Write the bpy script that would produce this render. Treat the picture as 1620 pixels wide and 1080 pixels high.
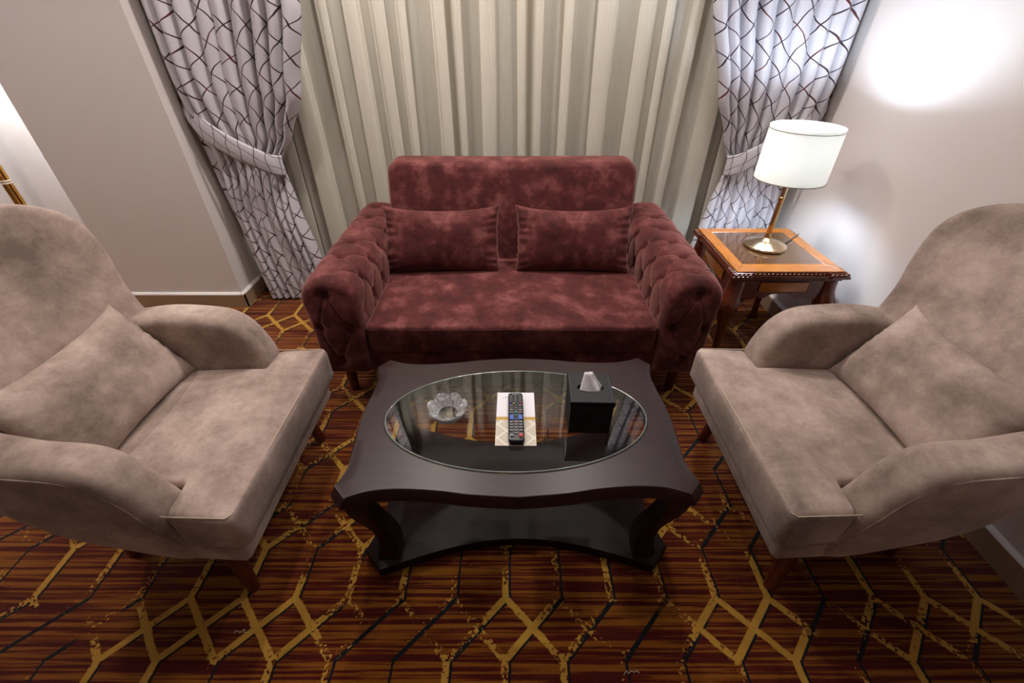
import bpy, bmesh, math, random
from mathutils import Vector, Matrix
import numpy as np
random.seed(7)
PI = math.pi
S = bpy.context.scene
C = S.collection
for o in list(bpy.data.objects):
    bpy.data.objects.remove(o)

# ------------------------------------------------------------------ camera
cam = bpy.data.cameras.new('camera'); cam.sensor_width = 36.0; cam.lens = 690 / 1620 * 36
cam.clip_start = 0.05
camo = bpy.data.objects.new('camera', cam); C.objects.link(camo)
camo.location = (0, 0, 1.37); camo.rotation_euler = (PI / 2 - math.radians(36.3), 0, 0)
S.camera = camo
# ------------------------------------------------------------------ world, exposure, ceiling light levels
W = bpy.data.worlds.new('world'); S.world = W; W.use_nodes = True
W.node_tree.nodes['Background'].inputs[0].default_value = (0.05, 0.05, 0.06, 1)
W.node_tree.nodes['Background'].inputs[1].default_value = 0.2
S.view_settings.view_transform = 'Standard'; S.view_settings.look = 'None'
S.view_settings.gamma = 1.0; S.view_settings.use_curve_mapping = False
S.view_settings.exposure = 0.0
# unseen ceiling spots, added and placed to light the room: x, y, watts, colour
FILL_DOWNLIGHTS = [(-2.00, 1.05, 11.5, (1, .89, .82)), (-1.00, 1.65, 5, (1, .88, .80)), (0.0, 1.28, 4.5, (1, .89, .83)), (0.80, 1.45, 3, (1, .91, .87)),
              (-0.55, 2.06, 15, (1, .93, .86)), (0.45, 2.06, 12.5, (1, .93, .88)), (-0.95, 0.0, 0.9, (1, .88, .80)), (0.95, 0.0, 0.9, (1, .88, .80))]
LAMP_RADIANCE = 390.0
FLOOR_LAMP_RADIANCE = 3000.0
CEIL = 2.38

# ------------------------------------------------------------------ node helpers
def lin(r, g, b):
    f = lambda c: ((c / 255 + .055) / 1.055) ** 2.4 if c > 10 else c / 255 / 12.92
    return (f(r), f(g), f(b), 1)

class NB:
    def __init__(s, name):
        s.m = bpy.data.materials.new(name); s.m.use_nodes = True
        s.t = s.m.node_tree; s.b = s.t.nodes['Principled BSDF']; s.out = s.t.nodes['Material Output']
    def n(s, k, **kw):
        x = s.t.nodes.new(k)
        for a, v in kw.items(): setattr(x, a, v)
        return x
    def set(s, inp, v):
        if isinstance(v, bpy.types.NodeSocket): s.t.links.new(v, inp)
        else: inp.default_value = v
    def M(s, op, a, b=None, c=None, clamp=False):
        x = s.n('ShaderNodeMath', operation=op); x.use_clamp = clamp
        s.set(x.inputs[0], a)
        if b is not None: s.set(x.inputs[1], b)
        if c is not None: s.set(x.inputs[2], c)
        return x.outputs[0]
    def mix(s, f, a, b):
        x = s.n('ShaderNodeMix', data_type='RGBA'); s.set(x.inputs[0], f); s.set(x.inputs[6], a); s.set(x.inputs[7], b)
        return x.outputs[2]
    def co(s, kind='Object'):
        return s.n('ShaderNodeTexCoord').outputs[kind]
    def sep(s, v):
        x = s.n('ShaderNodeSeparateXYZ'); s.set(x.inputs[0], v); return x.outputs
    def comb(s, x, y, z=0.0):
        c = s.n('ShaderNodeCombineXYZ'); s.set(c.inputs[0], x); s.set(c.inputs[1], y); s.set(c.inputs[2], z); return c.outputs[0]
    def scale(s, v, k):
        x = s.n('ShaderNodeMapping'); s.set(x.inputs[0], v); x.inputs['Scale'].default_value = k; return x.outputs[0]
    def noise(s, v, sc, det=4, ro=.55, dist=0.0):
        x = s.n('ShaderNodeTexNoise'); s.set(x.inputs['Vector'], v)
        x.inputs['Scale'].default_value = sc; x.inputs['Detail'].default_value = det
        x.inputs['Roughness'].default_value = ro; x.inputs['Distortion'].default_value = dist
        return x.outputs['Fac']
    def ramp(s, f, stops):
        x = s.n('ShaderNodeValToRGB'); s.set(x.inputs[0], f); e = x.color_ramp.elements
        e[0].position, e[0].color = stops[0]; e[1].position, e[1].color = stops[-1]
        for p, c in stops[1:-1]:
            k = e.new(p); k.color = c
        return x.outputs[0]
    def step(s, v, lo, hi):
        x = s.n('ShaderNodeMapRange'); x.interpolation_type = 'SMOOTHSTEP'; s.set(x.inputs[0], v)
        x.inputs[1].default_value = lo; x.inputs[2].default_value = hi; return x.outputs[0]
    def bump(s, h, st=.3, d=.005):
        x = s.n('ShaderNodeBump'); x.inputs['Strength'].default_value = st; x.inputs['Distance'].default_value = d
        s.set(x.inputs['Height'], h); s.t.links.new(x.outputs[0], s.b.inputs['Normal'])
    def P(s, **kw):
        for k, v in kw.items(): s.set(s.b.inputs[k.replace('_', ' ')], v)
        return s

def plain(name, col, rough=.5, metal=0.0, **kw):
    b = NB(name); b.P(Base_Color=col, Roughness=rough, Metallic=metal, **kw)
    return b.m

def suede(name, stops, sc=7, sheen=.25, rough=.85, sheencol=(1, .9, .85, 1)):
    b = NB(name); o = b.co()
    a = b.noise(o, sc, 12, .82, .15); c = b.noise(o, sc * .4, 3, .5, .1)
    f = b.M('MULTIPLY_ADD', c, .6, b.M('MULTIPLY', a, .6))
    b.P(Base_Color=b.ramp(f, stops), Roughness=rough, Sheen_Weight=sheen, Sheen_Tint=sheencol, Specular_IOR_Level=.15)
    b.b.inputs['Sheen Roughness'].default_value = .45
    b.bump(b.noise(o, 260, 3), .25, .002)
    return b.m

def wood(name, c0, c1, rough=.3, axis=(1, 14, 14), coat=.3, sc=6, spec=.5):
    b = NB(name); o = b.scale(b.co(), axis)
    f = b.noise(o, sc, 6, .6, .8)
    b.P(Base_Color=b.ramp(f, [(.3, c0), (.7, c1)]), Roughness=rough, Coat_Weight=coat, Specular_IOR_Level=spec)
    b.b.inputs['Coat Roughness'].default_value = .12
    b.bump(f, .08, .001)
    return b.m

MT = {}
MT['suede'] = suede('beige_suede', [(.44, lin(116, 101, 92)), (.59, lin(158, 139, 129)), (.76, lin(196, 176, 166))], 12)
MT['seam'] = plain('suede_seam', lin(190, 172, 155), .8)
MT['velvet'] = suede('red_velvet', [(.42, lin(40, 11, 12)), (.60, lin(76, 31, 31)), (.80, lin(124, 72, 70))], 26, .4, .75, (1, .5, .45, 1))
MT['velvet_seam'] = plain('dark_red_seam', lin(70, 20, 20), .8)
MT['wenge'] = wood('dark_wenge', lin(28, 12, 13), lin(46, 23, 23), .36, (2, 22, 22), .0, 6, .34)
MT['wenge_shelf'] = wood('dark_wenge_shelf', lin(24, 10, 11), lin(36, 18, 18), .45, (2, 22, 22), .0, 6, .12)
MT['wenge_y'] = wood('dark_wenge_edge', lin(26, 11, 10), lin(42, 20, 18), .42, (14, 14, 3), .0, 6, .2)
MT['leg'] = wood('mahogany_leg', lin(64, 18, 10), lin(92, 32, 18), .35, (14, 14, 2), .3)
MT['cherry'] = wood('cherry_wood', lin(132, 74, 20), lin(180, 110, 36), .25, (2, 20, 20), .5)
MT['cherry_y'] = wood('cherry_wood_cross', lin(132, 74, 20), lin(180, 110, 36), .25, (20, 2, 20), .5)
MT['cherry_dark'] = wood('dark_cherry_wood', lin(66, 24, 10), lin(104, 44, 18), .3, (4, 4, 10), .4)
MT['brass'] = plain('brass', lin(205, 170, 115), .18, 1.0)
MT['brass_pale'] = plain('pale_brass', lin(214, 194, 160), .16, 1.0)
MT['gold_rod'] = plain('golden_rod', lin(190, 140, 70), .3, 1.0)
MT['white_band'] = plain('pale_band', lin(235, 228, 215), .5)
MT['black'] = plain('black_leather', lin(11, 12, 17), .5, Specular_IOR_Level=.3)
MT['black_plastic'] = plain('black_plastic', lin(14, 14, 18), .35)
MT['tissue'] = plain('tissue_paper', lin(236, 236, 240), .9)
MT['white'] = plain('white_paint', lin(225, 222, 220), .45)
MT['board'] = plain('beige_shaded_board', lin(150, 124, 100), .5)  # beige, with the shade on the upright face put into the colour
MT['ceil'] = plain('ceiling_paint', lin(222, 218, 215), .9)
MT['wire'] = plain('grey_wire', lin(70, 66, 64), .5)

def wall_mat(name, col):
    b = NB(name); o = b.co()
    b.P(Base_Color=col, Roughness=.55, Specular_IOR_Level=.3)
    b.bump(b.noise(o, 90, 3), .06, .002)
    return b.m
MT['wall'] = wall_mat('wall_paint', lin(214, 206, 202))

def glass_arch(name, tint=(1, 1, 1, 1), rough=0.0):
    b = NB(name)
    fr = b.n('ShaderNodeFresnel'); fr.inputs[0].default_value = 1.5
    tr = b.n('ShaderNodeBsdfTransparent'); tr.inputs[0].default_value = tint
    gl = b.n('ShaderNodeBsdfGlossy'); gl.inputs['Roughness'].default_value = rough
    mx = b.n('ShaderNodeMixShader')
    geo = b.n('ShaderNodeNewGeometry')
    f = b.M('MULTIPLY', b.M('MULTIPLY', fr.outputs[0], 2.1, clamp=True), b.M('SUBTRACT', 1.0, geo.outputs['Backfacing']))
    b.t.links.new(f, mx.inputs[0]); b.t.links.new(tr.outputs[0], mx.inputs[1]); b.t.links.new(gl.outputs[0], mx.inputs[2])
    b.t.links.new(mx.outputs[0], b.out.inputs[0])
    return b.m
MT['glass'] = glass_arch('table_glass', (.86, .9, .88, 1))
b = NB('glass_edge'); b.P(Base_Color=lin(165, 176, 176), Roughness=.1, Transmission_Weight=.6, IOR=1.5); MT['glass_edge'] = b.m
b = NB('crystal'); b.P(Base_Color=(.98, .99, 1, 1), Roughness=.0, Transmission_Weight=.68, IOR=1.52, Specular_IOR_Level=.8)
gl = b.n('ShaderNodeBsdfGlossy'); gl.inputs['Roughness'].default_value = .04; gl.inputs[0].default_value = (.95, .97, 1, 1); mx = b.n('ShaderNodeMixShader'); mx.inputs[0].default_value = .42
b.t.links.new(b.b.outputs[0], mx.inputs[1]); b.t.links.new(gl.outputs[0], mx.inputs[2]); b.t.links.new(mx.outputs[0], b.out.inputs[0]); MT['crystal'] = b.m
b = NB('inlay_glass'); b.P(Base_Color=lin(86, 58, 36), Roughness=.06, Coat_Weight=1.0, Specular_IOR_Level=.8); MT['inlay'] = b.m

def cloth_translucent(name, col, fac, rough=.9):
    b = NB(name)
    df = b.n('ShaderNodeBsdfDiffuse'); tl = b.n('ShaderNodeBsdfTranslucent'); mx = b.n('ShaderNodeMixShader')
    b.set(df.inputs[0], col); b.set(tl.inputs[0], col); mx.inputs[0].default_value = fac
    b.t.links.new(df.outputs[0], mx.inputs[1]); b.t.links.new(tl.outputs[0], mx.inputs[2]); b.t.links.new(mx.outputs[0], b.out.inputs[0])
    return b
b = cloth_translucent('sheer_cloth', lin(226, 216, 194), .30)
o = b.scale(b.co(), (60, 60, 2)); f = b.noise(o, 6, 3)
c = b.ramp(f, [(.3, lin(232, 227, 214)), (.7, lin(246, 242, 232))])
for nd in b.t.nodes:
    if nd.type in ('BSDF_DIFFUSE', 'BSDF_TRANSLUCENT'): b.t.links.new(c, nd.inputs[0])
mo = b.out.inputs[0].links[0].from_socket; tp = b.n('ShaderNodeBsdfTransparent'); m2 = b.n('ShaderNodeMixShader'); m2.inputs[0].default_value = .40
b.t.links.new(mo, m2.inputs[1]); b.t.links.new(tp.outputs[0], m2.inputs[2]); b.t.links.new(m2.outputs[0], b.out.inputs[0])
MT['sheer'] = b.m
MT['shade'] = cloth_translucent('lamp_shade_cloth', lin(250, 248, 242), .20).m
MT['shade_trim'] = plain('shade_trim', lin(120, 110, 85), .5)

def drape_mat():
    b = NB('trellis_drape_cloth'); uv = b.sep(b.co('UV')); u, v = uv[0], uv[1]
    nz = b.noise(b.co('UV'), 9, 2)
    u2 = b.M('MULTIPLY_ADD', b.M('SUBTRACT', nz, .5), .03, u)
    p = b.M('DIVIDE', u2, .078); q = b.M('DIVIDE', v, .118)
    w = b.M('MULTIPLY', b.M('SINE', b.M('MULTIPLY', q, 2 * PI)), .06)
    p = b.M('ADD', p, w)
    def line(e):
        d = b.M('ABSOLUTE', b.M('SUBTRACT', b.M('FRACT', e), .5))
        return b.M('SUBTRACT', 1.0, b.step(d, .022, .036))
    l = b.M('MAXIMUM', line(b.M('ADD', p, q)), line(b.M('SUBTRACT', p, q)))
    red = b.noise(b.co('UV'), 14, 2)
    lc = b.ramp(red, [(.48, lin(46, 26, 34)), (.70, lin(92, 34, 36))])
    fine = b.noise(b.scale(b.co('UV'), (300, 900, 1)), 1, 2)
    base = b.ramp(fine, [(.3, lin(176, 172, 178)), (.7, lin(200, 196, 202))])
    b.P(Base_Color=b.mix(l, base, lc), Roughness=.8, Sheen_Weight=.2, Specular_IOR_Level=.2)
    b.bump(fine, .15, .001)
    return b.m
MT['drape'] = drape_mat()

def carpet_mat():
    b = NB('carpet'); o = b.co(); xs = b.sep(o)
    n1 = b.noise(o, 130, 2); n2 = b.noise(o, 20, 2)
    jit = b.M('MULTIPLY_ADD', b.M('SUBTRACT', n1, .5), .006, b.M('MULTIPLY', b.M('SUBTRACT', n2, .5), .006))
    x = b.M('ADD', xs[0], jit); y = b.M('ADD', xs[1], jit)
    per, vs, sp = .307, .150, .1547
    fy = b.M('MULTIPLY', b.M('FRACT', b.M('DIVIDE', b.M('SUBTRACT', y, .589 - 20 * per), per)), per)
    q = b.M('DIVIDE', b.M('SUBTRACT', fy, vs), per - vs, clamp=True)
    inband = b.M('GREATER_THAN', fy, vs)
    def dist(xx, qq, sign):
        k = b.M('DIVIDE', b.M('SUBTRACT', xx, .135 - 40 * sp), sp)
        e = b.M('SUBTRACT', k, qq) if sign > 0 else b.M('ADD', k, qq)
        fr = b.M('FRACT', b.M('ADD', e, .5))
        return b.M('MULTIPLY', b.M('ABSOLUTE', b.M('SUBTRACT', fr, .5)), sp)
    cosf = b.M('SUBTRACT', 1.0, b.M('MULTIPLY', inband, .29))
    d1 = b.M('MULTIPLY', dist(x, q, 1), cosf); d2 = b.M('MULTIPLY', dist(x, q, -1), cosf)
    dm = b.M('MINIMUM', d1, d2)
    gold = b.M('SUBTRACT', 1.0, b.step(dm, .0085, .0105))
    big = b.noise(o, 3.1, 2, .5); speck = b.noise(o, 85, 2, .6)
    mask = b.step(b.M('ADD', big, b.M('MULTIPLY', b.M('SUBTRACT', speck, .5), .55)), .465, .495)
    gold = b.M('MULTIPLY', gold, mask)
    xn = b.M('SUBTRACT', x, .0135)
    dn = b.M('MULTIPLY', dist(xn, q, 1), cosf)
    wid = b.M('MULTIPLY_ADD', inband, .0025, .0035)
    navy = b.M('LESS_THAN', dn, wid)
    nb = b.noise(b.M('ADD', 0, 0) and b.scale(o, (1, 1, 1)), 2.2, 2)
    navy = b.M('MULTIPLY', navy, b.step(nb, .36, .40))
    st = b.noise(b.comb(b.M('MULTIPLY', xs[0], 1.6), b.M('MULTIPLY', b.M('MULTIPLY_ADD', jit, .25, xs[1]), 82.0)), 1.0, 3, .6)
    base = b.ramp(st, [(.43, lin(66, 13, 8)), (.49, lin(80, 26, 10)), (.53, lin(112, 62, 15)), (.62, lin(122, 72, 19))])
    fib = b.noise(o, 420, 2)
    base = b.mix(navy, base, lin(20, 22, 26)); base = b.mix(gold, base, lin(168, 126, 50))
    k = b.M('MULTIPLY_ADD', fib, .7, .65)
    hs = b.n('ShaderNodeHueSaturation'); b.set(hs.inputs['Value'], k); b.set(hs.inputs['Color'], base)
    b.P(Base_Color=hs.outputs[0], Roughness=.95, Specular_IOR_Level=.1, Sheen_Weight=.1)
    b.bump(b.M('ADD', fib, b.M('MULTIPLY', gold, .8)), .5, .004)
    return b.m
MT['carpet'] = carpet_mat()

def card_mat():
    b = NB('leaflet_print'); o = b.sep(b.co())
    x, y = o[0], o[1]
    p = b.M('DIVIDE', x, .052); q = b.M('DIVIDE', y, .052)
    def line(e):
        d = b.M('ABSOLUTE', b.M('SUBTRACT', b.M('FRACT', b.M('ADD', e, 20.0)), .5))
        return b.M('SUBTRACT', 1.0, b.step(d, .06, .09))
    l = b.M('MAXIMUM', line(b.M('ADD', p, q)), line(b.M('SUBTRACT', p, q)))
    low = b.mix(l, lin(196, 186, 170), lin(222, 214, 200))
    col = b.mix(b.M('GREATER_THAN', y, -.004), low, lin(226, 224, 230))
    gold = b.M('LESS_THAN', b.M('ABSOLUTE', b.M('SUBTRACT', y, -.004)), .0065)
    col = b.mix(gold, col, lin(186, 146, 62))
    b.P(Base_Color=col, Roughness=.4)
    return b.m
MT['card'] = card_mat()

# ------------------------------------------------------------------ object helpers
def tag(o, label=None, cat=None, group=None, kind=None):
    if label: o['label'] = label
    if cat: o['category'] = cat
    if group: o['group'] = group
    if kind: o['kind'] = kind
    return o

def obj(name, verts, faces, m, parent=None, smooth=True, uv=None, sharp=None):
    me = bpy.data.meshes.new(name); me.from_pydata([tuple(v) for v in verts], [], faces); me.validate(); me.update()
    bm = bmesh.new(); bm.from_mesh(me); bmesh.ops.recalc_face_normals(bm, faces=bm.faces); bm.to_mesh(me); bm.free()
    if uv is not None:
        l = me.uv_layers.new(name='UVMap')
        for i, lp in enumerate(me.loops): l.data[i].uv = uv[lp.vertex_index]
    return link(name, me, m, parent, smooth, sharp)

def link(name, me, m, parent=None, smooth=True, sharp=None):
    if m and not me.materials: me.materials.append(MT[m] if isinstance(m, str) else m)
    me.polygons.foreach_set('use_smooth', [smooth] * len(me.polygons))
    if sharp and smooth:
        try: me.set_sharp_from_angle(angle=math.radians(sharp))
        except Exception: pass
    o = bpy.data.objects.new(name, me); C.objects.link(o)
    if parent: o.parent = parent
    return o

def bmobj(name, bm, m, parent=None, smooth=True, sharp=35):
    bmesh.ops.recalc_face_normals(bm, faces=bm.faces)
    me = bpy.data.meshes.new(name); bm.to_mesh(me); bm.free()
    return link(name, me, m, parent, smooth, sharp)

def empty(name, loc=(0, 0, 0), rz=0, **kw):
    e = bpy.data.objects.new(name, None); C.objects.link(e); e.location = loc; e.rotation_euler = (0, 0, rz)
    e.empty_display_size = .05
    return tag(e, **kw)

def box(name, lo, hi, m, parent=None, bev=0.0, seg=2):
    bm = bmesh.new(); bmesh.ops.create_cube(bm, size=1)
    c = [(a + b_) / 2 for a, b_ in zip(lo, hi)]; d = [abs(b_ - a) for a, b_ in zip(lo, hi)]
    for v in bm.verts: v.co = Vector((c[i] + v.co[i] * d[i] for i in range(3)))
    if bev: bmesh.ops.bevel(bm, geom=list(bm.edges), offset=bev, segments=seg, affect='EDGES', profile=.5)
    return bmobj(name, bm, m, parent, bool(bev))

def lathe(name, prof, m, parent=None, n=40, loc=(0, 0, 0), flute=None, sharp=40):
    vs, fs = [], []
    for i, (r, z) in enumerate(prof):
        for k in range(n):
            a = 2 * PI * k / n
            rr = max(r, 1e-4)
            if flute and flute[0] <= z <= flute[1]: rr *= 1 - flute[3] * (.5 + .5 * math.cos(flute[2] * a))
            vs.append((loc[0] + rr * math.cos(a), loc[1] + rr * math.sin(a), loc[2] + z))
    for i in range(len(prof) - 1):
        for k in range(n):
            k2 = (k + 1) % n
            fs.append((i * n + k, i * n + k2, (i + 1) * n + k2, (i + 1) * n + k))
    fs.append(tuple(range(n))[::-1]); fs.append(tuple((len(prof) - 1) * n + k for k in range(n)))
    return obj(name, vs, fs, m, parent, True, None, sharp)

def sweep(pts, radii, n=10, square=False, rot=0.0, cap=True, rib=None):
    """closed tube along pts; radii per point"""
    pts = [Vector(p) for p in pts]; vs, fs = [], []
    up = Vector((0, 0, 1)); prev = None
    for i, p in enumerate(pts):
        t = (pts[min(i + 1, len(pts) - 1)] - pts[max(i - 1, 0)]).normalized()
        if prev is None:
            a = Vector((1, 0, 0)) if abs(t.x) < .9 else Vector((0, 1, 0))
            prev = (a - t * a.dot(t)).normalized()
        nx = (prev - t * prev.dot(t)).normalized(); ny = t.cross(nx); prev = nx
        r = radii[i] if isinstance(radii, (list, tuple)) else radii
        for k in range(n):
            a = 2 * PI * k / n + rot
            rr = r
            if square:
                c, s_ = math.cos(a), math.sin(a); rr = r / max(abs(c), abs(s_)) ** .85
            if rib: rr *= 1 + rib[i] * math.cos(8 * a)
            vs.append(p + nx * rr * math.cos(a) + ny * rr * math.sin(a))
    for i in range(len(pts) - 1):
        for k in range(n):
            k2 = (k + 1) % n
            fs.append((i * n + k, i * n + k2, (i + 1) * n + k2, (i + 1) * n + k))
    if cap:
        fs.append(tuple(range(n))[::-1]); fs.append(tuple((len(pts) - 1) * n + k for k in range(n)))
    return vs, fs

def tube(name, pts, r, m, parent=None, n=8, **kw):
    v, f = sweep(pts, r, n, **kw)
    return obj(name, v, f, m, parent, True, None, 60)

def smooth_poly(ctrl, sub=8, closed=True):
    """Catmull-Rom through control points"""
    out = []; n = len(ctrl)
    rng = n if closed else n - 1
    for i in range(rng):
        if closed: p = [ctrl[(i + j) % n] for j in (-1, 0, 1, 2)]
        else: p = [ctrl[min(max(i + j, 0), n - 1)] for j in (-1, 0, 1, 2)]
        for k in range(sub):
            t = k / sub
            out.append(tuple(.5 * (2 * p[1][d] + (p[2][d] - p[0][d]) * t + (2 * p[0][d] - 5 * p[1][d] + 4 * p[2][d] - p[3][d]) * t * t
                                   + (3 * p[1][d] - p[0][d] - 3 * p[2][d] + p[3][d]) * t ** 3) for d in range(len(p[0]))))
    if not closed: out.append(tuple(ctrl[-1]))
    return out

def rrect(x0, x1, y0, y1, r, seg=6, per=10):
    pts = []
    for cx, cy, a0 in ((x1 - r, y0 + r, -90), (x1 - r, y1 - r, 0), (x0 + r, y1 - r, 90), (x0 + r, y0 + r, 180)):
        for k in range(seg + 1):
            a = math.radians(a0 + 90 * k / seg); pts.append((cx + r * math.cos(a), cy + r * math.sin(a)))
    return dens(pts, max(x1 - x0, y1 - y0) / per)

def dens(pts, step):
    out = []
    for i, p in enumerate(pts):
        q = pts[(i + 1) % len(pts)]; L = math.hypot(q[0] - p[0], q[1] - p[1]); k = max(1, int(math.ceil(L / step)))
        for j in range(k): out.append((p[0] + (q[0] - p[0]) * j / k, p[1] + (q[1] - p[1]) * j / k))
    return out

def cushion(name, outline, ctr, T, R, crown, mapf, m, parent=None, nphi=5, nring=8, disp=None, crown_back=None):
    """puffed slab with outline in (a,b), thickness along d, mapped by mapf(a,b,d)"""
    rows = []; cx, cy = ctr
    cb = crown if crown_back is None else crown_back
    def ring(inset, d, shrink):
        r = []
        for (a, b_) in outline:
            vx, vy = cx - a, cy - b_; L = math.hypot(vx, vy)
            f = (inset + (L - inset) * shrink) / L
            r.append((a + vx * f, b_ + vy * f, d, 1 - shrink))
        return r
    half = []
    for j in range(nring - 1, 0, -1):                 # from near centre outwards
        s_ = j / nring
        half.append(('f', R, T / 2, s_))
    for k in range(nphi + 1):
        ph = PI / 2 * (1 - k / nphi)
        half.append(('r', R * (1 - math.cos(ph)), T / 2 - R + R * math.sin(ph), 0))
    vs = []
    def add(side):
        seq = half if side > 0 else half[::-1]
        for kind, inset, d, s_ in seq:
            cr = crown if side > 0 else cb
            extra = cr * (1 - (1 - s_) ** 2) if kind == 'f' else 0
            if side < 0 and kind == 'r' and d <= 1e-9 and T / 2 - R < 1e-9: continue
            rows.append([mapf(a, b_, side * (d + extra)) for a, b_, _, _ in ring(inset, d, s_)])
    add(1); add(-1)
    n = len(outline); vs = [v for r in rows for v in r]; fs = []
    for i in range(len(rows) - 1):
        for k in range(n):
            k2 = (k + 1) % n; fs.append((i * n + k, i * n + k2, (i + 1) * n + k2, (i + 1) * n + k))
    c0 = len(vs); vs.append(mapf(cx, cy, T / 2 + crown)); c1 = len(vs); vs.append(mapf(cx, cy, -T / 2 - cb))
    for k in range(n):
        k2 = (k + 1) % n; fs.append((c0, k2, k)); fs.append((c1, (len(rows) - 1) * n + k, (len(rows) - 1) * n + k2))
    if disp: vs = [disp(Vector(v)) for v in vs]
    return obj(name, vs, fs, m, parent, True)

def prism(name, outline, z0, z1, m, parent=None, bev=0, mapf=None, seg=2):
    bm = bmesh.new(); mf = mapf or (lambda a, b_, d: (a, b_, d))
    lo = [bm.verts.new(mf(a, b_, z0)) for a, b_ in outline]; hi = [bm.verts.new(mf(a, b_, z1)) for a, b_ in outline]
    f0 = bm.faces.new(lo[::-1]); f1 = bm.faces.new(hi); n = len(outline)
    for i in range(n): bm.faces.new((lo[i], lo[(i + 1) % n], hi[(i + 1) % n], hi[i]))
    if bev:
        bmesh.ops.bevel(bm, geom=list(f0.edges) + list(f1.edges), offset=bev, segments=seg, affect='EDGES', profile=.5)
    return bmobj(name, bm, m, parent, True, 30)

def struct(o): o['kind'] = 'structure'; return o

# ================================================================== THE SETTING
XR, XC, YB, YF, XL, YR = 1.51, -1.58, 2.58, -2.2, -3.7, 2.54
struct(box('floor', (XL - .1, YF - .1, -.06), (XR + .1, YB + .1, 0), 'carpet'))
struct(box('ceiling', (XL - .1, YF - .1, CEIL), (XR + .1, YB + .1, CEIL + .08), 'ceil'))
struct(box('wall_right', (XR, YF, 0), (XR + .1, YB, CEIL), 'wall'))
MT['wall_olive'] = wall_mat('olive_behind_sheer', lin(112, 103, 72))  # wall tinted dark olive to deepen the gaps seen through the sheer
struct(box('wall_back', (XC - .1, YB, 0), (XR + .1, YB + .1, CEIL), 'wall_olive'))
struct(box('wall_column', (-2.26, 2.225, 0), (XC, YB, CEIL), 'wall'))
struct(box('wall_recess', (XL, YR, 0), (-2.26, YR + .1, CEIL), 'wall'))
struct(box('wall_left', (XL - .1, YF, 0), (XL, YR, CEIL), 'wall'))
struct(box('wall_front', (XL, YF - .1, 0), (XR, YF, CEIL), 'wall'))

def baseboard(name, p, q, nrm, h=.088, t=.016):
    """board along p->q, standing off the wall by t along nrm; quarter-round cap, coloured paler for the light from above"""
    e = empty(name, (0, 0, 0)); e['kind'] = 'structure'
    p, q, nrm = Vector((*p, 0)), Vector((*q, 0)), Vector((*nrm, 0))
    def run(nm, prof, m):
        vs = []
        for b_ in (p, q):
            for d, z in prof: vs.append(b_ + nrm * d + Vector((0, 0, z)))
        n = len(prof)
        fs = [(i, (i + 1) % n, n + (i + 1) % n, n + i) for i in range(n)] + [tuple(range(n))[::-1], tuple(range(n, 2 * n))]
        o = obj(nm, vs, fs, m, e, False); o['kind'] = 'structure'
    run('board', [(0, 0), (t, 0), (t, h - .006), (0, h - .006)], 'board')
    run('cap', [(0, h - .006), (t, h - .006), (t - .003, h), (.004, h + .006), (0, h + .006)], 'white')
baseboard('baseboard_right', (XR, YF), (XR, YB), (-1, 0))
baseboard('baseboard_column', (-2.26, 2.225), (XC + .016, 2.225), (0, -1))
baseboard('baseboard_column_side', (XC, 2.209), (XC, YB), (1, 0))
baseboard('baseboard_recess', (XL, YR), (-2.26, YR), (0, -1))

# ================================================================== SHEER CURTAIN
def sheer():
    rnd = random.Random(4); x = XC + .03; pts = []
    cyc = 0
    while x < XR - .05:
        ws = rnd.choice((.035, .06, .09)) + rnd.uniform(0, .03); wp = rnd.choice((.03, .06, .085)) + rnd.uniform(0, .02); g = rnd.uniform(.012, .018)
        yb = 2.475 + rnd.uniform(-.008, .012); yf = yb - 2 * g - rnd.uniform(0, .012)
        # single layer run, then a pleat folded flat: forward, back behind, forward again
        pts += [(x, yb - .004), (x + ws * .5, yb + .006), (x + ws, yb)]
        x += ws
        if rnd.random() < .5:
            pts += [(x + wp * .5, yb + .002), (x + wp, yb - .003), (x + wp + .003, yb - g), (x + wp * .5, yb - g - .002), (x + .002, yb - g - .004), (x - .002, yf + .004), (x + .008, yf), (x + wp * .5, yf - .004), (x + wp * .92, yf + .002)]
        else:
            pts += [(x + .004, yb - g), (x + .002, yf + .004), (x + .012, yf), (x + wp * .5, yf - .004), (x + wp - .006, yf), (x + wp + .003, yf + .006), (x + wp * .5, yb - g), (x + wp * .2, yb - g + .004), (x + wp * .3, yb), (x + wp * .9, yb)]
        x += wp
    prof = smooth_poly([p for p in pts], 4, False)
    prof = [(max(min(a, XR - .02), XC + .02), b_) for a, b_ in prof]
    NZ = 26; vs, fs = [], []; n = len(prof)
    for j in range(NZ):
        z = .012 + (CEIL - .03) * j / (NZ - 1)
        for i, (a, b_) in enumerate(prof):
            sw = .010 * math.sin(a * 5 + z * 1.3) * (1 - z / CEIL) + .004 * math.sin(a * 19 + z * 2.1)
            am = 1 - .25 * math.sin(a * 7.7 + 2) * (1 - z / CEIL)
            vs.append((max(min(a + sw, XR - .018), XC + .02), 2.465 + (b_ - 2.465) * am, z))
    for j in range(NZ - 1):
        for i in range(n - 1): fs.append((j * n + i, j * n + i + 1, (j + 1) * n + i + 1, (j + 1) * n + i))
    o = obj('sheer_curtain', vs, fs, 'sheer')
    tag(o, 'cream sheer curtain in long vertical folds hanging behind the sofa', 'curtain')
sheer()

# ================================================================== PATTERNED DRAPES
def lerp_tab(tab, z):
    for (z0, v0), (z1, v1) in zip(tab, tab[1:]):
        if z0 >= z >= z1:
            t = (z0 - z) / (z0 - z1); t = t * t * (3 - 2 * t) * .5 + t * .5
            return v0 + (v1 - v0) * t
    return tab[-1][1]

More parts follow.
